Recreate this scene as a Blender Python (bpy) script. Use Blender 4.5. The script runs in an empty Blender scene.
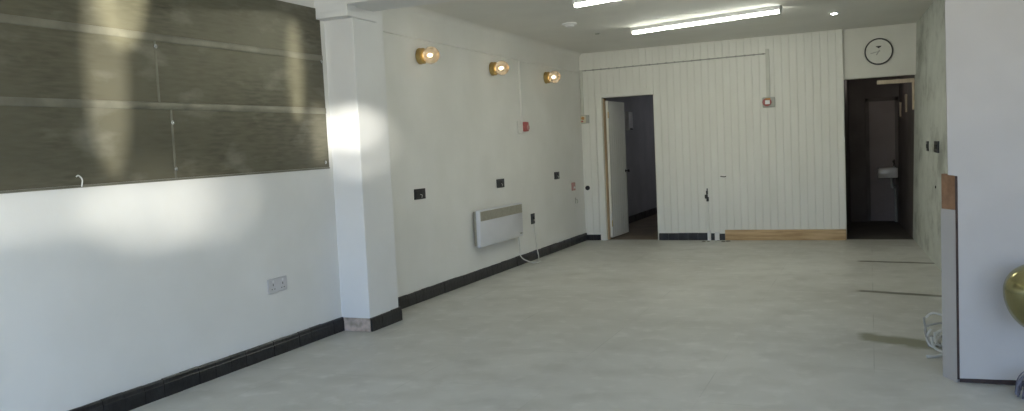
import bpy, bmesh, math, random
from mathutils import Matrix, Vector
random.seed(7)
scene = bpy.context.scene
COL = scene.collection
PI = math.pi

# ------------------------------------------------------------------ materials
def srgb(r, g, b):
    def c(u):
        u /= 255.0
        return u / 12.92 if u <= 0.04045 else ((u + 0.055) / 1.055) ** 2.4
    return (c(r), c(g), c(b), 1.0)

def new_mat(name):
    m = bpy.data.materials.new(name)
    m.use_nodes = True
    nt = m.node_tree
    return m, nt, nt.nodes['Principled BSDF']

def noise_mat(name, col_a, col_b, rough=0.6, scale=4.0, bump=0.0, bump_scale=40.0, metallic=0.0,
              stretch=(1, 1, 1), detail=6.0, lo=0.35, hi=0.65, rough_b=None, specular=0.5):
    m, nt, bs = new_mat(name)
    N, L = nt.nodes, nt.links
    tc = N.new('ShaderNodeTexCoord')
    mp = N.new('ShaderNodeMapping'); mp.inputs['Scale'].default_value = stretch
    L.new(tc.outputs['Object'], mp.inputs['Vector'])
    nz = N.new('ShaderNodeTexNoise'); nz.inputs['Scale'].default_value = scale; nz.inputs['Detail'].default_value = detail
    L.new(mp.outputs['Vector'], nz.inputs['Vector'])
    cr = N.new('ShaderNodeValToRGB')
    cr.color_ramp.elements[0].position = lo; cr.color_ramp.elements[0].color = col_a
    cr.color_ramp.elements[1].position = hi; cr.color_ramp.elements[1].color = col_b
    L.new(nz.outputs['Fac'], cr.inputs['Fac'])
    L.new(cr.outputs['Color'], bs.inputs['Base Color'])
    bs.inputs['Roughness'].default_value = rough
    bs.inputs['Metallic'].default_value = metallic
    bs.inputs['Specular IOR Level'].default_value = specular
    if rough_b is not None:
        mr = N.new('ShaderNodeMapRange')
        mr.inputs['From Min'].default_value = lo; mr.inputs['From Max'].default_value = hi
        mr.inputs['To Min'].default_value = rough; mr.inputs['To Max'].default_value = rough_b
        L.new(nz.outputs['Fac'], mr.inputs['Value']); L.new(mr.outputs['Result'], bs.inputs['Roughness'])
    if bump > 0:
        n2 = N.new('ShaderNodeTexNoise'); n2.inputs['Scale'].default_value = bump_scale; n2.inputs['Detail'].default_value = 4
        L.new(mp.outputs['Vector'], n2.inputs['Vector'])
        bp = N.new('ShaderNodeBump'); bp.inputs['Strength'].default_value = bump; bp.inputs['Distance'].default_value = 0.01
        L.new(n2.outputs['Fac'], bp.inputs['Height']); L.new(bp.outputs['Normal'], bs.inputs['Normal'])
    return m

def lin(r, g, b): return (r, g, b, 1.0)

M = {}
M['paint'] = noise_mat('white_wall_paint', lin(.755, .75, .715), lin(.81, .805, .775), .55, 1.6, .06, 60, specular=.3)
M['pillar_paint'] = noise_mat('white_pillar_paint', lin(.76, .76, .75), lin(.80, .80, .79), .55, 2.0, .04, 60, specular=.3)
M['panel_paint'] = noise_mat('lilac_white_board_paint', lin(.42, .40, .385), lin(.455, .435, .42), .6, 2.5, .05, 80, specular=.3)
M['boards'] = noise_mat('cream_tongue_and_groove_paint', lin(.765, .76, .705), lin(.80, .795, .745), .5, 2.0, .03, 30, stretch=(2, 1, .5), specular=.35)
M['ceiling'] = noise_mat('ceiling_paint', lin(.76, .75, .71), lin(.80, .79, .75), .7, 1.5, .05, 50, specular=.2)
M['lintel'] = noise_mat('lintel_paint', lin(.70, .69, .63), lin(.75, .74, .68), .6, 2.0, .05, 50, specular=.3)
M['black_tile'] = noise_mat('black_glazed_tile', lin(.008, .008, .010), lin(.035, .035, .038), .28, 9.0, .25, 30, lo=.45, hi=.85, rough_b=.6)
M['bare_plaster'] = noise_mat('bare_pink_plaster', lin(.30, .26, .21), lin(.62, .50, .43), .9, 14.0, .4, 40)
M['raw_wood'] = noise_mat('raw_pine', lin(.42, .27, .13), lin(.62, .44, .24), .6, 5.0, .1, 30, stretch=(.6, 6, 6))
M['raw_wood_v'] = noise_mat('raw_pine_upright', lin(.36, .25, .15), lin(.55, .40, .25), .65, 5.0, .1, 30, stretch=(6, 6, .6))
M['pale_batten'] = noise_mat('pale_batten', lin(.50, .41, .30), lin(.64, .54, .41), .65, 5.0, .1, 30, stretch=(6, 6, .6))
M['brown_board'] = noise_mat('brown_hardboard', lin(.20, .105, .055), lin(.29, .16, .09), .6, 20, .1, 80)
M['edge_gap_dark'] = noise_mat('board_edge_gap_shade', lin(.035, .022, .02), lin(.06, .038, .032), .8, 20)  # cut board edge, and the painted shade of the floor gap
M['white_plastic'] = noise_mat('white_plastic', lin(.74, .74, .74), lin(.78, .78, .78), .35, 5)
M['grey_plastic'] = noise_mat('grey_plastic', lin(.40, .40, .36), lin(.47, .47, .43), .45, 8)
M['cream_plastic'] = noise_mat('cream_plastic', lin(.62, .58, .42), lin(.70, .66, .52), .45, 8)
M['socket_white'] = noise_mat('off_white_socket_plastic', lin(.56, .55, .56), lin(.62, .61, .62), .4, 8)
M['trunk'] = noise_mat('dull_white_trunking', lin(.58, .58, .52), lin(.63, .63, .57), .5, 6)
M['heater_white'] = noise_mat('heater_enamel', lin(.66, .665, .70), lin(.70, .705, .74), .35, 3)
M['grille_grey'] = noise_mat('heater_grille_grey', lin(.36, .345, .28), lin(.42, .40, .33), .5, 30)
M['black_plastic'] = noise_mat('black_plastic', lin(.010, .010, .012), lin(.022, .022, .026), .35, 20)
M['slot_dark'] = noise_mat('dark_slot', lin(.02, .02, .02), lin(.03, .03, .03), .8, 20)
M['red_plastic'] = noise_mat('red_plastic', lin(.36, .085, .08), lin(.46, .13, .12), .4, 12)
M['pink_plastic'] = noise_mat('faded_pink_plastic', lin(.48, .25, .23), lin(.56, .33, .31), .5, 12)
M['orange_plastic'] = noise_mat('orange_plastic', lin(.45, .22, .06), lin(.55, .28, .09), .4, 12)
M['brass'] = noise_mat('aged_brass', lin(.45, .31, .12), lin(.64, .47, .20), .38, 8, metallic=1.0)
M['chrome'] = noise_mat('chrome', lin(.6, .6, .6), lin(.7, .7, .7), .15, 5, metallic=1.0)
M['cable_white'] = noise_mat('white_cable_sheath', lin(.62, .62, .58), lin(.70, .70, .66), .45, 10)
M['cable_grey'] = noise_mat('grey_cable_sheath', lin(.32, .32, .29), lin(.40, .40, .37), .45, 10)
M['corridor_shade'] = noise_mat('brown_corridor_shade_paint', lin(.13, .108, .10), lin(.17, .145, .135), .7, 2.0, .05, 40)  # the darkness of the unlit passage is put into this brown
M['corridor_deep_shade'] = noise_mat('dark_corridor_shade_paint', lin(.05, .045, .04), lin(.075, .068, .06), .7, 2.0, .05, 40)  # deeper copy, painting in the passage's darkest shade
M['corridor_door'] = noise_mat('brown_corridor_door_paint', lin(.22, .175, .165), lin(.27, .22, .205), .5, 2.0, .05, 40)
M['store_paint'] = noise_mat('blue_grey_store_paint', lin(.33, .33, .345), lin(.40, .40, .415), .65, 2.0, .05, 40)
M['store_floor'] = noise_mat('brown_store_floor', lin(.20, .155, .11), lin(.28, .22, .16), .5, 3.0)
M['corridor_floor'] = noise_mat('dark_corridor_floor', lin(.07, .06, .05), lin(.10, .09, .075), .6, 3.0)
M['basin'] = noise_mat('basin_glaze', lin(.66, .64, .62), lin(.72, .70, .68), .15, 4)
M['clock_face'] = noise_mat('clock_face', lin(.66, .66, .60), lin(.70, .70, .64), .5, 4)
M['clock_black'] = noise_mat('clock_black', lin(.018, .017, .015), lin(.03, .028, .025), .4, 20)
M['gold'] = noise_mat('chrome_gold_latex', lin(.32, .295, .15), lin(.42, .385, .20), .22, 3.0, metallic=1.0)
M['ribbon'] = noise_mat('grey_ribbon', lin(.35, .35, .38), lin(.45, .45, .48), .4, 10)
M['foil'] = noise_mat('blue_grey_foil', lin(.09, .09, .12), lin(.22, .22, .28), .35, 25, metallic=.6)
M['dirt'] = noise_mat('loose_dirt', lin(.18, .175, .15), lin(.30, .29, .25), .95, 30)

def right_wall_mat():
    m, nt, bs = new_mat('patchy_grey_green_plaster')
    N, L = nt.nodes, nt.links
    tc = N.new('ShaderNodeTexCoord')
    mp = N.new('ShaderNodeMapping'); mp.inputs['Scale'].default_value = (1.6, .7, 1.0)
    L.new(tc.outputs['Object'], mp.inputs['Vector'])
    nz = N.new('ShaderNodeTexNoise'); nz.inputs['Scale'].default_value = 2.2; nz.inputs['Detail'].default_value = 8; nz.inputs['Roughness'].default_value = .65
    L.new(mp.outputs['Vector'], nz.inputs['Vector'])
    cr = N.new('ShaderNodeValToRGB')
    e = cr.color_ramp.elements
    e[0].position = .33; e[0].color = lin(.30, .31, .275)
    e[1].position = .62; e[1].color = lin(.58, .60, .545)
    x = e.new(.48); x.color = lin(.51, .53, .48)
    L.new(nz.outputs['Fac'], cr.inputs['Fac']); L.new(cr.outputs['Color'], bs.inputs['Base Color'])
    bs.inputs['Roughness'].default_value = .75
    bp = N.new('ShaderNodeBump'); bp.inputs['Strength'].default_value = .35; bp.inputs['Distance'].default_value = .01
    L.new(nz.outputs['Fac'], bp.inputs['Height']); L.new(bp.outputs['Normal'], bs.inputs['Normal'])
    return m
M['right_plaster'] = right_wall_mat()

def metal_mat():
    m, nt, bs = new_mat('dull_brushed_zinc_sheet')
    N, L = nt.nodes, nt.links
    tc = N.new('ShaderNodeTexCoord')
    def nz(scale, stretch, detail, lo, hi):
        mp = N.new('ShaderNodeMapping'); mp.inputs['Scale'].default_value = stretch
        L.new(tc.outputs['Object'], mp.inputs['Vector'])
        n = N.new('ShaderNodeTexNoise'); n.inputs['Scale'].default_value = scale; n.inputs['Detail'].default_value = detail
        L.new(mp.outputs['Vector'], n.inputs['Vector'])
        r = N.new('ShaderNodeMapRange'); r.inputs['From Min'].default_value = lo; r.inputs['From Max'].default_value = hi
        L.new(n.outputs['Fac'], r.inputs['Value'])
        return r.outputs['Result']
    big = nz(1.3, (1, 1, 1), 4, .3, .7)
    streak = nz(7, (1, .5, 7), 5, .3, .7)
    smear = nz(2.4, (1, 1, 2.4), 9, .55, .76)
    def mix(f, a, b):
        x = N.new('ShaderNodeMix'); x.data_type = 'RGBA'
        L.new(f, x.inputs['Factor'])
        for v, k in ((a, 6), (b, 7)):
            if isinstance(v, tuple): x.inputs[k].default_value = v
            else: L.new(v, x.inputs[k])
        return x.outputs[2]
    c1 = mix(big, lin(.085, .079, .056), lin(.18, .168, .118))
    c2 = mix(streak, c1, lin(.18, .17, .125))
    sm = N.new('ShaderNodeMath'); sm.operation = 'MULTIPLY'; sm.inputs[1].default_value = .6
    L.new(smear, sm.inputs[0])
    c3 = mix(sm.outputs[0], c2, lin(.36, .35, .29))
    L.new(c3, bs.inputs['Base Color'])
    bs.inputs['Metallic'].default_value = .55
    rr = N.new('ShaderNodeMapRange'); rr.inputs['To Min'].default_value = .38; rr.inputs['To Max'].default_value = .52
    L.new(streak, rr.inputs['Value']); L.new(rr.outputs['Result'], bs.inputs['Roughness'])
    bp = N.new('ShaderNodeBump'); bp.inputs['Strength'].default_value = .05; bp.inputs['Distance'].default_value = .01
    L.new(big, bp.inputs['Height']); L.new(bp.outputs['Normal'], bs.inputs['Normal'])
    return m
M['zinc'] = metal_mat()
M['zinc_lip'] = noise_mat('lit_zinc_lip', lin(.18, .172, .135), lin(.27, .26, .205), .45, 5, metallic=.5)  # paler than the sheets, painting in the light that folded seams catch

def floor_mat():
    m, nt, bs = new_mat('pale_grey_floor')
    N, L = nt.nodes, nt.links
    tc = N.new('ShaderNodeTexCoord')
    sep = N.new('ShaderNodeSeparateXYZ'); L.new(tc.outputs['Object'], sep.inputs[0])
    def noise(scale, detail, stretch=(1, 1, 1)):
        mp = N.new('ShaderNodeMapping'); mp.inputs['Scale'].default_value = stretch
        L.new(tc.outputs['Object'], mp.inputs['Vector'])
        n = N.new('ShaderNodeTexNoise'); n.inputs['Scale'].default_value = scale; n.inputs['Detail'].default_value = detail
        L.new(mp.outputs['Vector'], n.inputs['Vector']); return n.outputs['Fac']
    def rng(v, lo, hi, a=0., b=1., smooth=False):
        r = N.new('ShaderNodeMapRange')
        if smooth: r.interpolation_type = 'SMOOTHSTEP'
        r.inputs['From Min'].default_value = lo; r.inputs['From Max'].default_value = hi
        r.inputs['To Min'].default_value = a; r.inputs['To Max'].default_value = b
        L.new(v, r.inputs['Value']); return r.outputs['Result']
    def math(op, a, b):
        x = N.new('ShaderNodeMath'); x.operation = op
        for i, v in enumerate((a, b)):
            if isinstance(v, (int, float)): x.inputs[i].default_value = v
            else: L.new(v, x.inputs[i])
        return x.outputs[0]
    def mix(f, a, b):
        x = N.new('ShaderNodeMix'); x.data_type = 'RGBA'
        L.new(f, x.inputs['Factor'])
        for v, k in ((a, 6), (b, 7)):
            if isinstance(v, tuple): x.inputs[k].default_value = v
            else: L.new(v, x.inputs[k])
        return x.outputs[2]
    base = mix(rng(noise(.7, 5), .35, .65), lin(.50, .495, .45), lin(.61, .605, .56))
    base = mix(rng(noise(3.4, 12), .46, .72, 0, .6), base, lin(.42, .412, .365))
    base = mix(rng(noise(7, 12), .54, .74, 0, .5), base, lin(.72, .71, .67))
    # square tiles, each a slightly different tone, with hairline joints
    br = N.new('ShaderNodeTexBrick'); br.offset = 0; br.squash = 1
    br.inputs['Scale'].default_value = 1; br.inputs['Mortar Size'].default_value = .004; br.inputs['Mortar Smooth'].default_value = .3
    br.inputs['Brick Width'].default_value = .92; br.inputs['Row Height'].default_value = .92
    br.inputs['Color1'].default_value = lin(0, 0, 0); br.inputs['Color2'].default_value = lin(1, 1, 1); br.inputs['Mortar'].default_value = lin(.5, .5, .5)
    L.new(tc.outputs['Object'], br.inputs['Vector'])
    base = mix(math('MULTIPLY', br.outputs['Color'], .22), base, lin(.47, .455, .40))
    base = mix(math('MULTIPLY', br.outputs['Fac'], rng(noise(1.1, 3),  .47, .62, 0, .45)), base, lin(.24, .235, .20))
    # marks left by removed partitions: three strips running across the floor
    wob = noise(6, 5)
    for (x0, y0, x1, y1, hw, soft, col, s) in (
            (-.12, 10.33, .62, 10.22, .035, .03, lin(.10, .095, .06), .85),
            (-.09, 8.33, .66, 8.13, .040, .025, lin(.09, .085, .055), .85),
            (-.06, 6.42, .70, 6.10, .075, .10, lin(.235, .23, .15), .9)):
        slope = (y1 - y0) / (x1 - x0)
        yc = math('ADD', math('MULTIPLY', math('SUBTRACT', sep.outputs['X'], x0), slope), y0)
        d = math('ABSOLUTE', math('SUBTRACT', sep.outputs['Y'], yc), 0)
        d = math('ADD', d, math('MULTIPLY', math('SUBTRACT', wob, .5), soft * 2.2))
        f = rng(d, hw, hw + soft, s, 0., True)
        f = math('MULTIPLY', f, rng(math('ADD', sep.outputs['X'], math('MULTIPLY', wob, .12)), x0, x0 + .06))
        base = mix(f, base, col)
    L.new(base, bs.inputs['Base Color'])
    L.new(rng(noise(2.0, 5), .3, .7, .34, .55), bs.inputs['Roughness'])
    bs.inputs['Specular IOR Level'].default_value = .45
    bp = N.new('ShaderNodeBump'); bp.inputs['Strength'].default_value = .08; bp.inputs['Distance'].default_value = .01
    L.new(noise(14, 5), bp.inputs['Height']); L.new(bp.outputs['Normal'], bs.inputs['Normal'])
    return m
M['floor'] = floor_mat()

def emit_mat(name, col, strength):
    m, nt, bs = new_mat(name)
    bs.inputs['Base Color'].default_value = col
    bs.inputs['Emission Color'].default_value = col
    bs.inputs['Emission Strength'].default_value = strength
    return m
M['tube'] = emit_mat('lit_fluorescent_diffuser', lin(.98, 1, .88), 15.0)
M['bulb'] = emit_mat('lit_warm_bulb', lin(1, .90, .70), 8.0)
M['downlight_lens'] = emit_mat('lit_downlight_lens', lin(1, .98, .92), 25.0)

def globe_mat():
    m = bpy.data.materials.new('amber_tinted_glass'); m.use_nodes = True
    nt = m.node_tree; N, L = nt.nodes, nt.links; N.clear()
    out = N.new('ShaderNodeOutputMaterial')
    tr = N.new('ShaderNodeBsdfTransparent'); tr.inputs['Color'].default_value = lin(.84, .74, .58)
    tl = N.new('ShaderNodeBsdfTranslucent'); tl.inputs['Color'].default_value = lin(.80, .70, .56)
    gl = N.new('ShaderNodeBsdfGlossy'); gl.inputs['Roughness'].default_value = .08; gl.inputs['Color'].default_value = lin(.95, .88, .76)
    lw = N.new('ShaderNodeLayerWeight'); lw.inputs['Blend'].default_value = .35
    m1 = N.new('ShaderNodeMixShader'); m1.inputs['Fac'].default_value = .42
    L.new(tr.outputs[0], m1.inputs[1]); L.new(tl.outputs[0], m1.inputs[2])
    m2 = N.new('ShaderNodeMixShader'); L.new(lw.outputs['Fresnel'], m2.inputs['Fac'])
    L.new(m1.outputs[0], m2.inputs[1]); L.new(gl.outputs[0], m2.inputs[2])
    L.new(m2.outputs[0], out.inputs['Surface'])
    return m
M['globe'] = globe_mat()

# ------------------------------------------------------------------ mesh builder
class MB:
    def __init__(s): s.bm = bmesh.new()
    def box(s, x0, x1, y0, y1, z0, z1, bevel=0, seg=2, mtx=None):
        r = bmesh.ops.create_cube(s.bm, size=1)
        vs = r['verts']
        for v in vs:
            v.co = Vector(((x0 + x1) / 2 + v.co.x * (x1 - x0), (y0 + y1) / 2 + v.co.y * (y1 - y0), (z0 + z1) / 2 + v.co.z * (z1 - z0)))
        if mtx is not None: bmesh.ops.transform(s.bm, matrix=mtx, verts=vs)
        if bevel:
            es = list({e for v in vs for e in v.link_edges})
            bmesh.ops.bevel(s.bm, geom=es, offset=bevel, segments=seg, affect='EDGES', profile=.5)
        return s
    def lathe(s, prof, axis='z', origin=(0, 0, 0), seg=40, scale=(1, 1)):
        """prof: list of (radius, height) swept round the axis; the axis may be z or -y (out of a wall)"""
        rings = []
        for r, h in prof:
            ring = []
            for k in range(seg):
                a = 2 * PI * k / seg
                p = (r * math.cos(a) * scale[0], r * math.sin(a) * scale[1], h)
                if axis == '-y': p = (p[0], -p[2], p[1])
                ring.append(s.bm.verts.new(Vector(p) + Vector(origin)))
            rings.append(ring)
        for a, b in zip(rings, rings[1:]):
            for k in range(seg):
                s.bm.faces.new((a[k], a[(k + 1) % seg], b[(k + 1) % seg], b[k]))
        for ring in (rings[0], rings[-1]):
            s.bm.faces.new(ring)
        return s
    def prism(s, pts, z0, z1):
        """polygon in x,y extruded from z0 to z1"""
        a = [s.bm.verts.new((x, y, z0)) for x, y in pts]; b = [s.bm.verts.new((x, y, z1)) for x, y in pts]
        n = len(pts)
        for k in range(n): s.bm.faces.new((a[k], a[(k + 1) % n], b[(k + 1) % n], b[k]))
        s.bm.faces.new(a[::-1]); s.bm.faces.new(b)
        return s
    def prism_xz(s, pts, y0, y1):
        a = [s.bm.verts.new((x, y0, z)) for x, z in pts]; b = [s.bm.verts.new((x, y1, z)) for x, z in pts]
        n = len(pts)
        for k in range(n): s.bm.faces.new((a[k], a[(k + 1) % n], b[(k + 1) % n], b[k]))
        s.bm.faces.new(a[::-1]); s.bm.faces.new(b)
        return s
    def sweep_y(s, prof, y0, y1):
        """profile in x,z extruded along y"""
        return s.prism_xz(prof, y0, y1)
    def tube(s, pts, r, seg=8, smooth=6):
        P = [Vector(p) for p in pts]
        if smooth > 1 and len(P) > 2:                     # Catmull-Rom
            Q = []
            E = [P[0] * 2 - P[1]] + P + [P[-1] * 2 - P[-2]]
            for i in range(1, len(E) - 2):
                p0, p1, p2, p3 = E[i - 1:i + 3]
                for k in range(smooth):
                    t = k / smooth
                    Q.append(.5 * ((2 * p1) + (-p0 + p2) * t + (2 * p0 - 5 * p1 + 4 * p2 - p3) * t * t + (-p0 + 3 * p1 - 3 * p2 + p3) * t ** 3))
            Q.append(P[-1]); P = Q
        prev = None; n = None
        for i, p in enumerate(P):
            t = (P[min(i + 1, len(P) - 1)] - P[max(i - 1, 0)])
            t = t.normalized() if t.length > 1e-9 else Vector((0, 0, 1))
            if n is None:
                n = t.orthogonal().normalized()
            else:
                n = n - t * n.dot(t)
                n = n.normalized() if n.length > 1e-6 else t.orthogonal().normalized()
            b = t.cross(n)
            ring = [s.bm.verts.new(p + (n * math.cos(2 * PI * k / seg) + b * math.sin(2 * PI * k / seg)) * r) for k in range(seg)]
            if prev:
                for k in range(seg): s.bm.faces.new((prev[k], prev[(k + 1) % seg], ring[(k + 1) % seg], ring[k]))
            else: s.bm.faces.new(ring[::-1])
            prev = ring
        s.bm.faces.new(prev)
        return s
    def build(s, name, mat, parent=None, smooth=False, loc=None, rotz=0):
        bmesh.ops.recalc_face_normals(s.bm, faces=s.bm.faces)
        me = bpy.data.meshes.new(name); s.bm.to_mesh(me); s.bm.free()
        if smooth:
            for p in me.polygons: p.use_smooth = True
            try: me.set_sharp_from_angle(angle=math.radians(35))
            except Exception: pass
        me.materials.append(M[mat] if isinstance(mat, str) else mat)
        o = bpy.data.objects.new(name, me); COL.objects.link(o)
        if parent is not None: o.parent = parent
        if loc is not None: o.location = loc
        if rotz: o.rotation_euler = (0, 0, rotz)
        return o

def tag(o, label, cat, group=None):
    o['label'] = label; o['category'] = cat
    if group: o['group'] = group
    return o
def thing(name, label, cat, loc=(0, 0, 0), rotz=0, group=None):
    o = bpy.data.objects.new(name, None); COL.objects.link(o)
    o.empty_display_size = .05
    o.location = loc; o.rotation_euler = (0, 0, rotz)
    return tag(o, label, cat, group)
def struct(name, mb, mat, parent=None, smooth=False):
    o = mb.build(name, mat, parent, smooth)
    if parent is None: o['kind'] = 'structure'
    return o
def dup(root, loc, rotz=None, label=None):
    r = root.copy(); COL.objects.link(r); r.location = loc
    if rotz is not None: r.rotation_euler = (0, 0, rotz)
    if label: r['label'] = label
    for ch in list(root.children):
        c = ch.copy(); COL.objects.link(c); c.parent = r
        for g in list(ch.children):
            d = g.copy(); COL.objects.link(d); d.parent = c
    return r
# things on a wall are made in a frame with x to the viewer's right, y into the wall, z up
LEFT, BACK, RIGHT = PI / 2, 0.0, -PI / 2

# ------------------------------------------------------------------ the room
XL, YB, ZC = -4.15, 12.45, 2.92       # left wall face, back wall face, ceiling
YP0, YP1, XP = 5.82, 6.285, -3.868      # pillar
YF = 5.32                             # face of the white board wall at the right
YS = -1.6                             # shop front

struct('floor', MB().box(-4.6, 5.2, YS - .4, 12.52, -.12, 0), 'floor')
struct('floor_store', MB().box(-4.5, -1.4, 12.52, 18.3, -.12, -.001), 'store_floor')
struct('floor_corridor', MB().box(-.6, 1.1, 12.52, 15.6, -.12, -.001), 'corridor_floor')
struct('ceiling', MB().box(-4.4, 5.2, YS - .1, 12.75, ZC, ZC + .12), 'ceiling')
struct('wall_left', MB().box(XL - .2, XL, YS - .1, 12.45, 0, ZC), 'paint')
# cove between the left wall and the ceiling, and the narrow rail under it
cove = [(XL - .02, ZC - .075), (XL + .002, ZC - .075)]
for k in range(0, 9):
    a = k / 8 * PI / 2
    cove.append((XL + .002 + .07 * (1 - math.cos(a)), ZC - .07 + .07 * math.sin(a)))
cove += [(XL + .075, ZC + .02), (XL - .02, ZC + .02)]
struct('trim_cove', MB().sweep_y(cove, YP1, YB), 'paint', smooth=True)
struct('trim_rail', MB().box(XL - .01, XL + .018, YP1, YB, 2.618, 2.640, .004), 'paint')
# pillar, its cap and the boxed beam
struct('pillar_left', MB().box(XL - .05, XP, YP0, YP1, 0, ZC - .2, .008), 'pillar_paint')
struct('trim_pillar_cap', MB().box(XL - .05, XP + .032, YP0 - .12, YP1 - .13, 2.602, 2.655, .005), 'pillar_paint')
struct('trim_cap_front', MB().box(XL - .05, XP + .030, YP0 - .118, YP0 + .012, 2.64, 2.71), 'pillar_paint')
struct('beam_ceiling', MB().box(XL - .05, .6, YP0 - .12, YP1 - .14, 2.695, ZC + .05, .006), 'pillar_paint')
struct('trim_beam_edge', MB().box(XP + .03, .6, YP1 - .14, YP1 - .06, 2.735, ZC + .02, .004), 'pillar_paint')

# back wall clad with tongue-and-groove boards, door opening cut out
DX0, DX1, DZ = -3.885, -2.985, 2.265
BX1 = -.322
def groove_edge(x0, x1, pitch=.103, d=.007, w=.006):
    pts = [(x0, YB)]
    k = math.ceil((x0 - w) / pitch)
    while k * pitch < x1 - w:
        g = k * pitch
        if g - w > x0:
            pts += [(g - w, YB), (g, YB + d), (g + w, YB)]
        k += 1
    return pts + [(x1, YB)]
wb = MB()
wb.prism(groove_edge(XL - .02, DX0) + [(DX0, YB + .12), (XL - .02, YB + .12)], 0, DZ)
wb.prism(groove_edge(XL - .02, BX1) + [(BX1, YB + .12), (XL - .02, YB + .12)], DZ, ZC + .02)
wb.prism(groove_edge(DX1, BX1) + [(BX1, YB + .12), (DX1, YB + .12)], 0, DZ)
struct('wall_back', wb, 'boards')
struct('wall_lintel', MB().box(BX1, 1.1, YB + .05, YB + .17, 2.235, ZC + .02), 'lintel')
struct('trim_board_end', MB().box(BX1 - .045, BX1 - .004, YB - .010, YB + .06, .16, ZC, .004), 'boards')
# right wall, slightly out of square
rw = MB().prism([(.853, 5.48), (.665, 9.5), (.519, 12.64), (1.2, 12.64), (1.2, 5.48)], 0, ZC + .02)
rc = MB().prism([(.519, 12.6401), (.381, 15.6), (1.2, 15.6), (1.2, 12.6401)], 0, 2.6)
LEAN = .024                                    # it leans outwards a little towards the top
for v in list(rw.bm.verts) + list(rc.bm.verts): v.co.x += LEAN * v.co.z
struct('wall_corridor_right', rc, 'corridor_shade')  # right wall continued, coloured darker for the shade inside the opening
struct('wall_right', rw, 'right_plaster')
# passage behind the opening
struct('wall_corridor_left', MB().box(BX1 - .15, BX1 + .0, YB + .121, 15.6, 0, 2.5), 'corridor_deep_shade')
struct('wall_corridor_back', MB().box(BX1 - .15, 1.0, 15.15, 15.3, 0, 2.5), 'corridor_shade')
struct('ceiling_corridor', MB().box(BX1 - .15, .95, YB + .171, 15.6, 2.42, 2.52), 'corridor_deep_shade')
# store room behind the door
struct('wall_store_left', MB().box(-4.4, -4.2, YB + .121, 18.2, 0, 2.7), 'store_paint')
struct('wall_store_back', MB().box(-4.4, -1.4, 18.0, 18.2, 0, 2.7), 'store_paint')
struct('wall_store_right', MB().box(-1.6, -1.4, YB + .121, 18.2, 0, 2.7), 'store_paint')
struct('ceiling_store', MB().box(-4.4, -1.4, YB + .121, 18.2, 2.6, 2.7), 'store_paint')
bb = MB().box(-4.21, -4.17, 13.2, 18.0, 0, .13, .004); struct('baseboard_store', bb, 'black_tile')

# white board wall at the right, cut back at its lower left corner
fg = MB()
rg = random.Random(5)
low = [(.452 + k * .09, .022 + rg.uniform(-.010, .016)) for k in range(0, 50)]
fg.prism_xz([(.404, 1.203), (.452, 1.195)] + low + [(4.9, .02), (4.9, ZC), (.396, ZC)], YF, YF + .03)
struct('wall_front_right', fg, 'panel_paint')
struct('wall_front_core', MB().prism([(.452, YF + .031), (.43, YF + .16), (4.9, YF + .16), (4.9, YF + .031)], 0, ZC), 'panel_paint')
struct('trim_board_edge', MB().prism([(.4395, YF + .004), (.4515, YF + .004), (.4515, YF + .03), (.4395, YF + .03)], .02, 1.195), 'edge_gap_dark')
tb = MB().prism([(.441, YF + .012), (.379, YF + .138), (.395, YF + .150), (.452, YF + .03)], 1.0, 1.205)
struct('trim_brown_board', tb, 'brown_board')
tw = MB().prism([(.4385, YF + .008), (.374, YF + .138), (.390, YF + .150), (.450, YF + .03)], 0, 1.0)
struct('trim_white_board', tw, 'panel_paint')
struct('trim_gap_shade', MB().box(.453, 4.9, YF + .022, YF + .034, 0, .045), 'edge_gap_dark')  # dark strip standing in for the shade under the boards

struct('wall_side_right', MB().box(4.9, 5.1, YS - .1, YF + .2, 0, ZC), 'paint')
struct('wall_shop_front', MB().box(-4.35, 5.1, YS - .1, YS, 0, .35).box(-4.35, 5.1, YS - .1, YS, 2.75, ZC + .02)
       .box(-4.35, -4.0, YS - .1, YS, .35, 2.75).box(4.75, 5.1, YS - .1, YS, .35, 2.75), 'paint')
struct('window_shop', MB().box(-1.55, -1.49, YS - .08, YS - .02, .35, 2.75).box(-4.0, 4.75, YS - .08, YS - .02, .35, .41)
       .box(-4.0, 4.75, YS - .08, YS - .02, 2.69, 2.75), 'white_plastic')

# ------------------------------------------------------------------ black tile skirtings
def skirting(name, p0, p1, out, h=.118, t=.024, step=.152, mat='black_tile', jitter=.004):
    """row of rounded tiles from p0 to p1 (x,y on the wall face), standing 'out' from it"""
    mb = MB()
    a, b = Vector((*p0, 0)), Vector((*p1, 0)); d = (b - a); Ln = d.length; d.normalize(); o = Vector((*out, 0))
    n = max(1, round(Ln / step)); s = Ln / n
    for k in range(n):
        hh = h + random.uniform(-jitter, jitter * .5); tt = t + random.uniform(-.002, .002)
        prof = [(-.005, 0), (tt, 0), (tt, hh * .70), (tt * .86, hh * .74), (tt * .80, hh * .92), (tt * .55, hh), (-.005, hh)]
        ends = []
        for e in (k * s + .0012, (k + 1) * s - .0012):
            ends.append([mb.bm.verts.new(a + d * e + o * u + Vector((0, 0, w))) for u, w in prof])
        m = len(prof)
        for i in range(m): mb.bm.faces.new((ends[0][i], ends[0][(i + 1) % m], ends[1][(i + 1) % m], ends[1][i]))
        mb.bm.faces.new(ends[0]); mb.bm.faces.new(ends[1][::-1])
    return struct(name, mb, mat)
skirting('baseboard_left', (XL, YS), (XL, YP0), (1, 0))
skirting('baseboard_left_recess', (XL, YP1), (XL, YB), (1, 0))
skirting('baseboard_pillar', (XP, YP0), (XP, YP1 + .02), (1, 0), t=.02)
struct('trim_pillar_plaster', MB().box(XL + .02, XP + .001, YP0 - .006, YP0 + .02, 0, .112, .003), 'bare_plaster')
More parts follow.
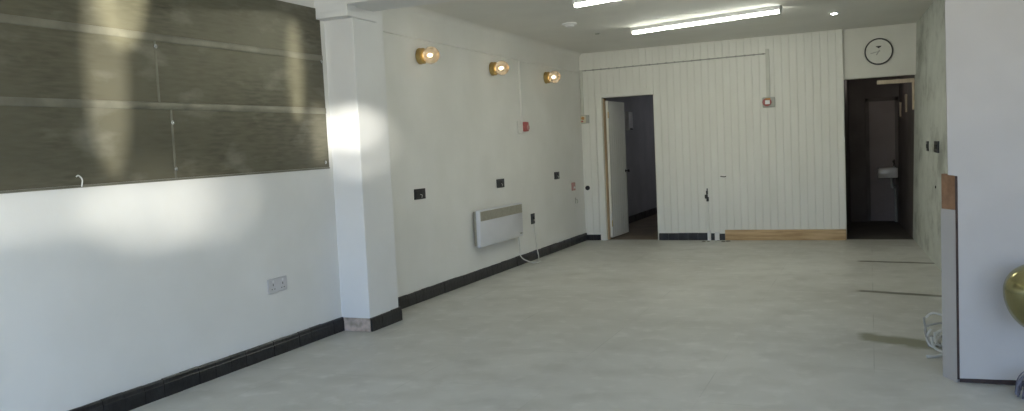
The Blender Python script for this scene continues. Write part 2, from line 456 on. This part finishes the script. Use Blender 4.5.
skirting('baseboard_back_corner', (XL, YB), (DX0 - .005, YB), (0, -1), h=.085)
skirting('baseboard_back', (DX1 + .01, YB), (-2.24, YB), (0, -1), h=.108)
skirting('baseboard_back_stub', (-2.07, YB), (-1.988, YB), (0, -1), h=.10)
skirting('baseboard_back_gap', (-2.192, YB), (-2.14, YB), (0, -1), h=.10, step=.06)
wood = MB().box(-1.985, BX1 - .004, YB - .034, YB - .002, 0, .152, .003)
wd = wood.build('timber_plank', 'raw_wood')
tag(wd, 'raw pine plank on edge along the foot of the white boarded wall', 'plank')

# ------------------------------------------------------------------ door and door lining
fr = MB()
fr.box(DX0 - .01, DX0 + .085, YB - .034, YB + .15, 0, DZ + .01, .004)
fr.box(DX0 + .085, DX1 + .004, YB - .034, YB + .15, DZ - .05, DZ + .01, .004)
fr.box(DX1 - .012, DX1 + .004, YB - .004, YB + .15, 0, DZ - .05, .003)
struct('door_frame', fr, 'boards')
st = struct('trim_door_stop', MB().box(DX0 + .0855, DX0 + .103, YB + .03, YB + .15, .0, DZ - .055, .002), 'raw_wood_v')
dr = bpy.data.objects.new('door_1', None); COL.objects.link(dr)
dr.location = (DX0 + .125, YB + .10, 0); dr.rotation_euler = (0, 0, math.radians(87)); dr['kind'] = 'structure'
lf = MB()
w_, nb = .80, 8
pts = [(0.0, -.018)]
for k in range(1, nb):
    g = k * w_ / nb
    pts += [(g - .006, -.018), (g, -.006), (g + .006, -.018)]
pts += [(w_, -.018), (w_, .018), (0, .018)]
lf.prism(pts, .03, 2.17)
lf.build('door_leaf', 'boards', dr)
kb = MB().lathe([(.0, .0), (.022, 0), (.022, .006), (.009, .010), (.009, .035), (.022, .045), (.026, .058), (.018, .070), (0, .072)], '-y', (w_ - .06, -.018, 1.05), 20)
kb.build('door_handle', 'black_plastic', dr, smooth=True)
for z in (.25, 1.95):
    MB().box(-.012, .012, -.026, -.016, z - .05, z + .05, .002).build('hinge', 'brass', dr)

# dispenser on the store-room wall
t = thing('towel_dispenser', 'small white dispenser box on the dim wall beyond the open plank door', 'dispenser', (-4.2, 15.2, 1.92), LEFT)
MB().box(-.08, .08, -.012, 0, -.10, .10, .002).build('mounting_plate', 'grey_plastic', t)
MB().box(-.14, .14, -.11, -.008, -.17, .17, .02).build('dispenser_body', 'white_plastic', t, smooth=True)
MB().box(-.09, .09, -.114, -.108, -.165, -.14, .001).build('dispenser_slot', 'slot_dark', t)

# ------------------------------------------------------------------ zinc cladding on the left wall
zt = thing('metal_cladding', 'dull grey zinc sheets covering the upper left wall up to the pillar', 'wall cladding', (XL, 5.765, 1.393), LEFT)
zt.rotation_euler = (0, -.0085, PI / 2)
# local x runs towards the pillar (0 = right edge), so sheets sit at negative x
rows = [(0.0, .463, (-1.675, -3.6)), (.467, .895, (-1.765, -3.75)), (.899, 1.30, (-2.95,))]
for (z0, z1, joints) in rows:
    xs = [0.0] + list(joints) + [-4.9]
    for a, b in zip(xs, xs[1:]):
        MB().box(b + .0025, a - .0025, -.008, -.0005, z0, z1, .0022).build('sheet', 'zinc', zt)
for z in (.465, .897):
    prof = [(-4.9, -.0135), (0, -.0135)]
    MB().box(-4.9, 0, -.0125, -.0006, z - .024, z + .024, .0055, 3).build('lap_strip', 'zinc_lip', zt, smooth=True)
for x, z0, z1 in ((-1.675, .0, .452), (-1.765, .479, .884)):
    MB().box(x - .009, x + .009, -.0115, -.0006, z0, z1, .004, 2).build('joint_strip', 'zinc_lip', zt, smooth=True)
for x, z in ((-1.675, .36), (-1.675, .06), (-1.765, .84), (-.06, .04), (-.03, .87)):
    MB().lathe([(.014, 0), (.014, .004), (.008, .008), (.0005, .0085)], '-y', (x, -.0115, z), 14).build('screw', 'chrome', zt, smooth=True)
MB().box(-4.9, 0, -.011, -.0005, -.014, -.001, .003).build('edge_rail', 'zinc_lip', zt)
MB().tube([(-2.385, -.010, -.01), (-2.38, -.014, .03), (-2.40, -.012, .055), (-2.415, -.010, .05)], .0042, 6).build('wire_tag', 'cable_white', zt, smooth=True)

# ------------------------------------------------------------------ wall lights
def sconce(label, y):
    t = thing('wall_sconce', label, 'wall light', (XL, y, 2.450), LEFT, 'globe wall lights on the left wall')
    MB().lathe([(0, 0), (.080, 0), (.082, .012), (.074, .020), (.074, .034), (.079, .038), (.079, .052), (.066, .062), (.050, .066), (0, .066)], '-y', (0, 0, 0), 40).build('wall_plate', 'brass', t, smooth=True)
    prof = [(.046, .060)]
    R_, c_ = .086, .132
    for k in range(0, 22):
        a = math.radians(-56 + k * (146 / 21))
        prof.append((R_ * math.cos(a), c_ + R_ * math.sin(a)))
    prof[-1] = (.0005, c_ + R_)
    MB().lathe(prof, '-y', (0, 0, 0), 40).build('glass_globe', 'globe', t, smooth=True)
    MB().lathe([(0, .062), (.018, .062), (.018, .095), (.013, .098), (0, .098)], '-y', (0, 0, 0), 20).build('lamp_holder', 'brass', t, smooth=True)
    pr = [(.0005, .098)]
    for k in range(1, 13):
        a = -PI / 2 + k * PI / 13
        pr.append((.018 * math.cos(a), .122 + .024 * math.sin(a)))
    pr.append((.0005, .146))
    MB().lathe(pr, '-y', (0, 0, 0), 20).build('bulb', 'bulb', t, smooth=True)
    return t
s0 = sconce('lit brass wall light with amber globe, the one nearest the pillar', 7.40)
dup(s0, (XL, 9.15, 2.450), None, 'lit brass wall light with amber globe, the middle of the row above the heater')
dup(s0, (XL, 10.95, 2.458), None, 'lit brass wall light with amber globe, the one nearest the far boarded wall')

# ------------------------------------------------------------------ ceiling lights
ang = math.atan2(9.736 - 10.268, -.869 + 2.711)
def batten(label, mid, first=None):
    if first is not None: return dup(first, mid, ang, label)
    t = thing('fluorescent_batten', label, 'ceiling light', mid, ang, 'fluorescent battens on the ceiling')
    L_ = .955
    MB().box(-L_, L_, -.034, .034, -.046, 0, .004).build('batten_body', 'white_plastic', t)
    pr = []
    for k in range(0, 13):
        a = PI + k * PI / 12
        pr.append((.026 * math.cos(a), -.048 + .032 * math.sin(a)))
    d = MB(); n = len(pr)
    A = [d.bm.verts.new((-L_ + .02, y, z)) for y, z in pr]; B = [d.bm.verts.new((L_ - .02, y, z)) for y, z in pr]
    for i in range(n): d.bm.faces.new((A[i], A[(i + 1) % n], B[(i + 1) % n], B[i]))
    d.bm.faces.new(A); d.bm.faces.new(B[::-1])
    d.build('diffuser', 'tube', t, smooth=True)
    for sx in (-1, 1):
        MB().box(min(sx * L_, sx * (L_ - .022)), max(sx * L_, sx * (L_ - .022)), -.036, .036, -.082, -.001, .006).build('end_cap', 'white_plastic', t, smooth=True)
    return t
b0 = batten('lit fluorescent batten seen whole, in front of the boarded wall', (-1.79, 10.0, ZC))
batten('lit fluorescent batten cut off by the top edge, nearer the camera', (-1.745, 7.65, ZC), b0)
t = thing('ceiling_downlight', 'small bright downlight in the ceiling near the clock', 'ceiling light', (-.369, 10.755, ZC))
MB().lathe([(.028, 0), (.048, 0), (.046, -.008), (.030, -.010), (.028, -.006)], 'z', (0, 0, 0), 32).build('trim_ring', 'white_plastic', t, smooth=True)
MB().lathe([(0.0005, -.003), (.029, -.003), (.034, -.012), (.0005, -.020)], 'z', (0, 0, 0), 24).build('lens', 'downlight_lens', t, smooth=True)
t = thing('smoke_detector', 'low round white smoke detector on the ceiling between the wall lights and battens', 'smoke detector', (-3.22, 9.36, ZC))
MB().lathe([(0.0005, 0), (.085, 0), (.085, -.014), (.076, -.024), (.0005, -.024)], 'z', (0, 0, 0), 36).build('detector_base', 'white_plastic', t, smooth=True)
MB().lathe([(0.0005, -.022), (.055, -.022), (.050, -.040), (.030, -.046), (.0005, -.046)], 'z', (0, 0, 0), 36).build('sensor_head', 'white_plastic', t, smooth=True)
o = MB().lathe([(0.0005, 0), (.030, 0), (.028, -.010), (.018, -.014), (.0005, -.015)], 'z', (0, 0, 0), 24).build('ceiling_rose', 'grey_plastic', smooth=True, loc=(-3.21, 10.42, ZC))
tag(o, 'tiny grey cap on the ceiling left of the whole batten', 'ceiling cap')

# ------------------------------------------------------------------ electrical fittings
def dark_plate(name, label, loc, rotz, w, h, group=None):
    t = thing(name, label, 'socket', loc, rotz, group)
    MB().box(-w / 2, w / 2, -.012, 0, -h / 2, h / 2, .004).build('face_plate', 'black_plastic', t)
    MB().box(-w * .40, -w * .06, -.017, -.011, -h * .30, h * .30, .002).build('module', 'black_plastic', t)
    MB().box(w * .06, w * .40, -.017, -.011, -h * .30, h * .30, .002).build('module', 'black_plastic', t)
    MB().tube([(.002, -.012, -.005), (.004, -.030, -.012), (.006, -.024, -.038)], .0035, 6).build('loose_wire', 'cable_white', t, smooth=True)
    return t
g = 'black socket plates on the left wall'
p0 = dark_plate('socket_plate', 'black double socket plate on the left wall, nearest the pillar', (XL, 7.25, 1.07), LEFT, .215, .105, g)
dup(p0, (XL, 9.23, 1.072), None, 'black double socket plate on the left wall directly above the heater')
dark_plate('socket_plate', 'small black socket plate on the left wall below the farthest wall light', (XL, 11.22, 1.077), LEFT, .19, .105, g)
t = thing('fused_spur', 'tall black fused spur beside the heater, cable hanging below it', 'switch', (XL, 10.23, .545), LEFT)
MB().box(-.062, .062, -.012, 0, -.07, .07, .004).build('face_plate', 'black_plastic', t)
MB().box(-.02, .02, -.018, -.011, -.012, .03, .002).build('rocker', 'slot_dark', t)
MB().box(.022, .04, -.014, -.011, -.03, -.012, .001).build('fuse_window', 'cream_plastic', t)

t = thing('double_socket', 'white double socket on the near left wall below the zinc sheets', 'socket', (XL, 5.015, .526), LEFT)
MB().box(-.108, .108, -.012, 0, -.054, .054, .005).build('face_plate', 'socket_white', t)
for sx in (-.055, .055):
    MB().box(sx - .008, sx + .008, -.0165, -.0115, .022, .042, .002).build('rocker', 'white_plastic', t)
    for dx, w2, z0, z1 in ((0, .004, -.002, .014), (-.015, .005, -.030, -.023), (.015, .005, -.030, -.023)):
        MB().box(sx + dx - w2, sx + dx + w2, -.0126, -.0115, z0, z1).build('pin_hole', 'slot_dark', t)

# panel heater
t = thing('panel_heater', 'white electric panel heater with grey top grille on the left wall', 'heater', (XL, 9.02, .385), LEFT)
HW, HH = .625, .42
MB().box(-HW, HW, -.105, -.055, 0, HH - .002, .008).build('front_panel', 'heater_white', t, smooth=True)
MB().box(-HW + .015, HW - .015, -.054, -.016, .015, HH - .015, .004).build('back_casing', 'grille_grey', t)
gr = MB().box(-HW + .02, HW - .02, -.1085, -.104, HH - .125, HH - .018, .001)
for k in range(9):
    z = HH - .118 + k * .0115
    gr.box(-HW + .025, HW - .025, -.1115, -.1075, z, z + .006)
gr.build('grille', 'grille_grey', t)
for sx in (-.4, .4):
    MB().box(sx - .03, sx + .03, -.02, 0, .06, .36, .002).build('wall_bracket', 'grey_plastic', t)
MB().box(HW - .10, HW - .04, -.1115, -.104, .03, .05, .002).build('control_switch', 'grey_plastic', t)
cab = MB().tube([(XL + .014, 10.24, .478), (XL + .018, 10.26, .30), (XL + .034, 10.27, .13), (XL + .055, 10.25, .05), (XL + .12, 10.10, .009), (XL + .19, 9.98, .008),
                 (XL + .16, 9.82, .012), (XL + .05, 9.68, .10), (XL + .036, 9.665, .26), (XL + .03, 9.66, .40), (XL + .03, 9.652, .43)], .0075, 8).build('heater_cable', 'cable_white', smooth=True)
tag(cab, 'white cable looping to the floor between the heater and black spur', 'cable')

# vertical trunking and the fire alarm devices
def trunking(name, label, loc, rotz, w, h, mat='boards', d=.02):
    o = MB().box(-w / 2, w / 2, -d, 0, 0, h, .003).build(name, mat, loc=loc, rotz=rotz)
    return tag(o, label, 'trunking', 'white cable trunking on the walls')
trunking('cable_trunking', 'white trunking down the left wall to the red alarm box', (XL, 9.98, 1.83), LEFT, .034, .79, 'paint', .026)
trunking('cable_trunking', 'white trunking down the far left corner above the cream alarm box', (-4.122, YB, 1.965), BACK, .045, .70, 'trunk', .03)
trunking('cable_trunking', 'white trunking down the boarded wall to the red call point', (-1.325, YB, 2.06), BACK, .05, .68, 'trunk', .03)
cd = MB().tube([(-4.11, YB - .009, 2.652), (-3.2, YB - .009, 2.659), (-2.2, YB - .009, 2.668), (-1.352, YB - .009, 2.676)], .008, 8)
for k in range(22):
    x = -4.05 + k * .127
    z = 2.652 + (x + 4.11) / 2.76 * .024
    cd.box(x - .008, x + .008, YB - .020, YB, z - .012, z + .012, .002)
tag(cd.build('clipped_cable', 'cable_grey', smooth=True), 'thin clipped cable running along the top of the boarded wall', 'cable')

t = thing('alarm_sounder', 'red alarm sounder on a pale back box, left wall between two wall lights', 'fire alarm', (XL, 10.0, 1.765), LEFT)
MB().box(-.15, .02, -.022, 0, -.085, .075, .006).build('mounting_box', 'paint', t)
MB().box(-.01, .085, -.07, 0, -.062, .062, .012).build('sounder_body', 'red_plastic', t, smooth=True)
MB().lathe([(0.0005, .066), (.035, .066), (.030, .084), (.0005, .086)], '-y', (.04, 0, -.012), 24).build('sounder_horn', 'pink_plastic', t, smooth=True)

t = thing('call_point', 'red alarm call point with white centre on the boarded wall', 'fire alarm', (-1.33, YB, 1.985), BACK)
MB().box(-.075, .095, -.045, 0, -.075, .07, .010).build('mounting_box', 'grey_plastic', t, smooth=True)
MB().lathe([(0.0005, .044), (.062, .044), (.064, .062), (.056, .078), (.0005, .078)], '-y', (-.012, 0, 0), 32, (1, .92)).build('housing', 'red_plastic', t, smooth=True)
MB().box(-.034, .030, -.086, -.076, -.030, .026, .004).build('push_panel', 'white_plastic', t)
MB().box(-.03, .04, -.082, -.070, .034, .056, .004).build('indicator', 'orange_plastic', t)

t = thing('alarm_beacon', 'cream alarm box with orange lens in the far left corner', 'fire alarm', (-4.093, YB, 1.90), BACK)
MB().box(-.055, .075, -.04, 0, -.065, .065, .008).build('mounting_box', 'grey_plastic', t, smooth=True)
MB().box(-.05, .035, -.075, -.039, -.055, .055, .010).build('housing', 'cream_plastic', t, smooth=True)
MB().lathe([(0.0005, .073), (.026, .073), (.022, .090), (.0005, .093)], '-y', (-.006, 0, .015), 20).build('lens', 'orange_plastic', t, smooth=True)
MB().box(-.035, .0, -.080, -.074, -.045, -.02, .003).build('label_tab', 'red_plastic', t)

t = thing('key_switch', 'small faded pink switch low on the left wall by the far corner', 'switch', (XL, 11.90, .88), LEFT)
MB().box(-.055, .055, -.030, 0, -.06, .06, .006).build('switch_body', 'pink_plastic', t)
MB().box(-.03, .03, -.034, -.029, -.03, .0, .003).build('rocker', 'white_plastic', t)
t = thing('key_hook', 'thin grey hook on the left wall below the pink switch', 'hook', (XL, 12.0, .66), LEFT)
MB().box(-.02, .02, -.008, 0, -.045, .045, .003).build('mounting_plate', 'grey_plastic', t)
MB().tube([(0, -.006, .02), (0, -.035, .01), (0, -.040, -.02), (0, -.030, -.04)], .006, 6).build('hook_arm', 'grey_plastic', t, smooth=True)
o = MB().lathe([(0.0005, 0), (.036, 0), (.037, .010), (.032, .014), (.026, .009), (.0005, .008)], '-y', (0, 0, 0), 28).build('wall_grommet', 'black_plastic', smooth=True, loc=(-4.09, YB, .825))  # plain round grommet, no cable comes out of it
tag(o, 'round black grommet on the boards left of the open door', 'grommet')

# outlet with pipe on the boarded wall, block at the skirting gap, nail
t = thing('broken_outlet', 'broken dark pipe outlet on the boarded wall with thin white pipe below', 'outlet', (-2.235, YB, .655), BACK)
o_ = MB()
for (x, z, a, b) in ((0, .055, .014, .030), (-.012, -.005, .022, .030), (.006, -.045, .018, .034), (.004, .10, .008, .018)):
    o_.box(x - a, x + a, -.022, 0, z - b, z + b, .006)
o_.build('rusty_clamp', 'clock_black', t, smooth=True)
MB().tube([(.012, -.012, -.07), (.012, -.012, -.30), (.013, -.012, -.50), (.013, -.012, -.53)], .010, 8).build('pipe', 'boards', t, smooth=True)
MB().box(-.008, .038, -.034, -.001, -.655, -.51, .004).build('pipe_box', 'white_plastic', t)
o = MB().box(-.032, .032, -.034, -.001, 0, .118, .005).build('timber_block', 'white_plastic', loc=(-2.105, YB, 0))
tag(o, 'white painted block filling the gap between black skirting and pine plank', 'block')
o = MB().tube([(-1.955, YB + .001, .94), (-1.985, YB - .02, .937), (-2.03, YB - .024, .945)], .007, 6).build('bent_nail', 'clock_black', smooth=True)
tag(o, 'bent dark nail sticking from the boarded wall', 'nail')
o = MB()
for k in range(16):
    x, y = -2.10 + random.uniform(-.22, .2), YB - .17 + random.uniform(-.09, .08); r = random.uniform(.012, .035)
    o.lathe([(r, 0), (r * .8, r * .25), (r * .3, r * .4), (.0005, r * .42)], 'z', (x, y, 0), 7)
o = o.build('rubble', 'dirt'); tag(o, 'scattered grey dust and rubble by the white skirting block', 'rubble'); o['kind'] = 'stuff'

# clock
t = thing('wall_clock', 'round white wall clock with black rim above the dark opening', 'clock', (.128, YB + .05, 2.578), BACK)
R_ = .180
MB().lathe([(.0005, 0), (R_, 0), (R_, .030), (R_ - .004, .036), (R_ - .015, .036), (R_ - .019, .028), (.0005, .028)], '-y', (0, 0, 0), 64).build('clock_rim', 'clock_black', t, smooth=True)
MB().lathe([(.0005, .0282), (R_ - .018, .0282), (R_ - .018, .0295), (.0005, .0297)], '-y', (0, 0, 0), 64).build('clock_face', 'clock_face', t, smooth=True)
def hand(name, deg, ln, w, z, back=.02):
    a = math.radians(deg)
    mt = Matrix.Rotation(a, 4, 'Y')
    MB().box(-w, w, -z - .0015, -z, -back, ln, .0, 1, mt).build(name, 'cable_grey', t)
hand('minute_hand', 258, .105, .005, .0315)
hand('hour_hand', 213, .055, .0075, .0335)
MB().lathe([(.0005, .030), (.009, .030), (.008, .037), (.0005, .038)], '-y', (0, 0, 0), 16).build('hand_pin', 'cable_grey', t, smooth=True)
MB().prism_xz([(-.036, .074), (.036, .074), (.028, .060), (.012, .052), (0, .040), (-.012, .052), (-.028, .060)], -.0315, -.0296).build('dial_emblem', 'clock_black', t)

# right wall fittings
g = 'dark plates on the right wall'
def rplate(label, y, x, w, h):
    t = thing('switch_plate', label, 'switch', (x, y, 1.288), RIGHT + math.radians(2.66), g)
    MB().box(-w / 2, w / 2, -.012, .004, -h / 2, h / 2, .004).build('face_plate', 'black_plastic', t)
    MB().box(-w * .3, w * .3, -.017, -.011, -h * .2, h * .2, .002).build('rocker', 'slot_dark', t)
def xr(y, z=1.29): return .665 - (y - 9.5) * .0465 + LEAN * z
rplate('narrow dark switch plate on the right wall, the farther of the pair', 10.98, xr(10.98), .16, .115)
rplate('wide dark switch plate on the right wall, the nearer of the pair', 10.12, xr(10.12), .36, .125)
o = MB().lathe([(.0005, 0), (.016, 0), (.014, .010), (.0005, .012)], '-y', (0, 0, 0), 14).build('wall_plug', 'slot_dark', smooth=True, loc=(xr(10.17, .85), 10.17, .848), rotz=RIGHT)
tag(o, 'tiny dark wall plug on the right wall below the switch plates', 'wall plug')

# timber pieces in the dark opening
def timber(label, a, b, name='timber_batten'):
    o = MB().box(a[0], b[0], a[1], b[1], a[2], b[2], .003).build(name, 'pale_batten')
    tag(o, label, 'timber', 'bare timber pieces in the dark opening'); return o
timber('bare timber strip across the top of the dark opening', (.10, YB + .175, 2.14), (.568, YB + .215, 2.195))
def upright(label, y, w, z0, z1):
    timber(label, (xr(y, 1.9) - .028, y, z0), (xr(y, 1.9) + .002, y + w, z1))
upright('bare upright timber strip at the opening, joined to the cross strip', 12.64, .05, 1.77, 2.16)
upright('bare upright timber strip on the right wall inside the dark opening, middle one', 13.7, .10, 1.766, 2.03)
upright('bare upright timber strip deepest inside the dark opening', 14.7, .12, 1.72, 1.95)
dr2 = bpy.data.objects.new('door_2', None); COL.objects.link(dr2); dr2['kind'] = 'structure'; dr2.location = (.16, 15.15, 0)
d_ = MB().box(-.17, .22, -.04, -.002, .01, 2.0, .004)
d_.build('door_leaf', 'corridor_door', dr2)
MB().box(-.23, -.17, -.055, -.002, 0, 2.06, .004).box(.22, .27, -.055, -.002, 0, 2.06, .004).box(-.23, .27, -.055, -.002, 2.0, 2.06, .004).build('door_lining', 'corridor_shade', dr2)
# hand basin
t = thing('hand_basin', 'small white hand basin with tap at the end of the dark passage', 'basin', (.255, 15.09, .84), BACK)
bs_ = MB()
bs_.box(-.15, .15, -.30, 0, -.10, -.075, .01)
bs_.box(-.15, .15, -.30, -.275, -.085, .06, .008); bs_.box(-.15, .15, -.03, 0, -.085, .06, .008)
bs_.box(-.15, -.125, -.30, 0, -.085, .06, .008); bs_.box(.125, .15, -.30, 0, -.085, .06, .008)
bs_.build('bowl', 'basin', t, smooth=True)
MB().tube([(.10, -.03, .05), (.10, -.03, .15), (.10, -.06, .18), (.09, -.11, .17), (.088, -.12, .14)], .014, 10).lathe([(.022, .055), (.022, .075), (.012, .08), (.0005, .08)], 'z', (.10, -.03, 0), 14).build('tap', 'chrome', t, smooth=True)
MB().tube([(.06, -.14, -.09), (.06, -.14, -.22), (.08, -.12, -.27), (.10, -.08, -.24), (.11, -.03, -.28), (.12, -.02, -.55), (.12, -.02, -.859)], .020, 10).build('waste_pipe', 'cable_grey', t, smooth=True)

# tangle of cables by the right wall
tc_ = thing('cable_tangle', 'tangle of pale cable offcuts on the floor against the right wall', 'cable', (.43, 6.20, 0))
rnd = random.Random(11)
for k in range(13):
    a0 = rnd.uniform(0, 2 * PI); r0 = rnd.uniform(.04, .11); cx, cy = rnd.uniform(-.04, .12), rnd.uniform(-.14, .12)
    tilt = rnd.uniform(.35, 1.15); pts = []
    nt_ = rnd.randint(6, 10)
    for i in range(nt_):
        a = a0 + i * .75
        rr = r0 * (1 + .12 * rnd.uniform(-1, 1))
        pts.append((cx + rr * math.cos(a), cy + rr * math.sin(a) * math.cos(tilt), max(.008, .006 + r0 * tilt * .75 + rr * math.sin(a) * math.sin(tilt))))
    MB().tube(pts, rnd.choice((.007, .0085, .010)), 7, 5).build('cable_loop', 'cable_white' if k % 3 else 'cable_grey', tc_, smooth=True)
MB().tube([(.20, -.10, .21), (.16, -.12, .17), (.10, -.20, .10), (.0, -.27, .03), (-.07, -.30, .010), (-.12, -.32, .010)], .010, 8).build('cable_end', 'cable_white', tc_, smooth=True)
MB().tube([(-.10, .06, .19), (-.06, .04, .225), (0, .03, .215), (.05, .0, .22), (.10, .0, .17)], .008, 8).build('cable_end', 'cable_white', tc_, smooth=True)
MB().tube([(-.115, .05, .19), (-.10, .02, .09), (-.09, -.05, .01)], .007, 8).build('cable_end', 'cable_grey', tc_, smooth=True)

# balloon on a ribbon with a foil weight
t = thing('gold_balloon', 'shiny gold balloon on a ribbon in front of the white board wall', 'balloon', (.79, 5.08, 0))
zc, rb = .585, .150
pr = []
for k in range(0, 41):
    a = PI / 2 - k / 40 * PI
    r = rb * math.cos(a); h = rb * math.sin(a)
    if h < 0:
        h *= 1.42; r *= (1 - .10 * (h / (rb * 1.42)) ** 2)
    pr.append((max(r, .006), zc + h))
pr[0] = (.0005, zc + rb)
MB().lathe(pr, 'z', (0, 0, 0), 56).build('balloon_skin', 'gold', t, smooth=True)
zb = zc - rb * 1.42
MB().lathe([(.005, zb + .004), (.008, zb - .002), (.006, zb - .010), (.014, zb - .022), (.016, zb - .025), (.0005, zb - .022)], 'z', (0, 0, 0), 20).build('knot', 'gold', t, smooth=True)
MB().tube([(0, 0, zb - .012), (.004, .002, zb - .10), (-.003, 0, zb - .18), (0, 0, .10)], .0025, 6).build('string', 'ribbon', t, smooth=True)
MB().lathe([(.0005, .0), (.045, .0), (.048, .03), (.034, .075), (.014, .10), (.0005, .105)], 'z', (0, 0, 0), 24).build('weight', 'foil', t, smooth=True)
fr_ = MB(); rnd = random.Random(3)
for k in range(44):
    a = rnd.uniform(0, 2 * PI); ln = rnd.uniform(.04, .10); up = rnd.uniform(.02, .10)
    ca, sa = math.cos(a), math.sin(a)
    fr_.tube([(.012 * ca, .012 * sa, .085), (ln * .55 * ca, ln * .55 * sa, .085 + up * .7), (ln * ca, ln * sa, .06 + up * .5), (ln * 1.15 * ca, ln * 1.15 * sa, max(.006, .01 + up * .2))], .0035, 4, 4)
fr_.build('foil_fringe', 'foil', t)

# details that belong to one part of a thing hang under that part
SUB = {'panel_heater': {'grille': 'front_panel', 'control_switch': 'front_panel'},
       'socket_plate': {'module': 'face_plate'}, 'double_socket': {'rocker': 'face_plate', 'pin_hole': 'face_plate'},
       'fused_spur': {'rocker': 'face_plate', 'fuse_window': 'face_plate'}, 'switch_plate': {'rocker': 'face_plate'},
       'wall_clock': {'minute_hand': 'clock_face', 'hour_hand': 'clock_face', 'hand_pin': 'clock_face', 'dial_emblem': 'clock_face'},
       'call_point': {'push_panel': 'housing', 'indicator': 'housing'}, 'alarm_beacon': {'lens': 'housing', 'label_tab': 'housing'},
       'alarm_sounder': {'sounder_horn': 'sounder_body'}, 'wall_sconce': {'bulb': 'lamp_holder'},
       'door_1': {'door_handle': 'door_leaf', 'hinge': 'door_leaf'}, 'gold_balloon': {'knot': 'balloon_skin', 'foil_fringe': 'weight'},
       'hand_basin': {'tap': 'bowl'}}
for root in [o for o in COL.objects if o.parent is None]:
    rules = SUB.get(root.name.split('.')[0])
    if not rules: continue
    kids = {c.name.split('.')[0]: c for c in root.children}
    for c in list(root.children):
        p = rules.get(c.name.split('.')[0])
        if p: c.parent = kids[p]

# ------------------------------------------------------------------ light
w = bpy.data.worlds.new('daylight'); scene.world = w; w.use_nodes = True
bg = w.node_tree.nodes['Background']
# blue sky overhead, pale house fronts round the horizon, sunlit paving below
N_, L_ = w.node_tree.nodes, w.node_tree.links
wt = N_.new('ShaderNodeTexCoord'); ws = N_.new('ShaderNodeSeparateXYZ'); L_.new(wt.outputs['Generated'], ws.inputs[0])
wm = N_.new('ShaderNodeMapRange'); wm.inputs['From Min'].default_value = -1; wm.inputs['From Max'].default_value = 1
L_.new(ws.outputs['Z'], wm.inputs['Value'])
wr = N_.new('ShaderNodeValToRGB'); e = wr.color_ramp.elements
e[0].position = .0; e[0].color = lin(.93, .90, .76)
e[1].position = 1.0; e[1].color = lin(.46, .70, 1.05)
x_ = e.new(.49); x_.color = lin(.95, .95, .86)
x_ = e.new(.52); x_.color = lin(.95, .97, .92)
x_ = e.new(.56); x_.color = lin(.50, .76, 1.22)
L_.new(wm.outputs['Result'], wr.inputs['Fac']); L_.new(wr.outputs['Color'], bg.inputs['Color'])
bg.inputs['Strength'].default_value = 1.75

def spot(name, src, tgt, rx, rz, power, blend, col=(1, .97, .88)):
    """a soft patch of sun thrown in through the shop window: half-width rx, half-height rz at the target"""
    l = bpy.data.lights.new(name, 'SPOT'); o = bpy.data.objects.new(name, l); COL.objects.link(o)
    v = Vector(tgt) - Vector(src); d = v.length
    big = max(rx, rz)
    l.spot_size = 2 * math.atan(big / d); l.spot_blend = blend
    l.energy = power; l.color = col; l.shadow_soft_size = .05
    o.location = src
    o.rotation_euler = v.to_track_quat('-Z', 'Y').to_euler()
    o.scale = (rx / big, rz / big, 1)
    return o
S = (3.2, -3.4, 1.25)
S2 = (1.9, -3.4, 1.25)
spot('sun_patch', S2, (-3.86, 5.82, 1.57), .385, .36, 800, .7)
spot('sun_patch', S2, (-3.93, 5.80, 1.70), .33, .24, 1700, .8)
spot('sun_patch', S, (-4.15, 3.90, 1.22), .52, .38, 1050, 1.0)
spot('sun_patch', S, (-4.15, 3.0, 1.25), .9, .24, 560, 1.0)
spot('sun_patch', S, (-4.15, 4.40, 1.20), .40, .36, 400, .6)
spot('sun_patch', S, (-4.15, 3.76, 2.65), .155, .50, 8500, .25, (1, .96, .78))
spot('sun_patch', S, (-4.15, 3.62, 2.05), .115, .69, 4200, .3, (1, .97, .86))
spot('sun_patch', S, (-4.15, 5.40, 2.15), .065, .42, 7500, .3, (1, .96, .78))
spot('sun_patch', S, (-4.15, 5.66, 1.68), .08, .30, 4500, .5, (1, .97, .86))
def fill_light(name, loc, power, col):
    l = bpy.data.lights.new(name, 'POINT'); o = bpy.data.objects.new(name, l); COL.objects.link(o)
    l.energy = power; l.color = col; l.shadow_soft_size = .12; o.location = loc
fill_light('store_fill', (-2.3, 17.2, 2.2), 3.2, (.95, .96, 1))  # unseen fill light added to lift the store-room wall
fill_light('passage_fill', (-.05, 14.0, 2.25), .75, (1, .9, .82))  # unseen fill light added to lift the dark passage

# ------------------------------------------------------------------ camera
F = 830.0
c = bpy.data.cameras.new('camera'); cam = bpy.data.objects.new('camera', c); COL.objects.link(cam)
c.sensor_fit = 'HORIZONTAL'; c.sensor_width = 36; c.lens = F * 36 / 1024
c.clip_start = .05; c.clip_end = 100
def vp(x, y): return Vector(((x - 512) / F, -(y - 205.5) / F, -1.0)).normalized()
Yc = vp(870, 135); Xc = -vp(-1415, 241); Xc = (Xc - Yc * Xc.dot(Yc)).normalized(); Zc = Xc.cross(Yc)
R3 = Matrix((Xc, Yc, Zc))
cam.matrix_world = Matrix.Translation((0, 0, 1.45)) @ R3.to_4x4()
scene.camera = cam

scene.cycles.caustics_reflective = False
scene.view_settings.view_transform = 'Standard'
scene.view_settings.look = 'None'
scene.view_settings.gamma = 1.0
scene.view_settings.use_curve_mapping = False
scene.view_settings.exposure = 1.37
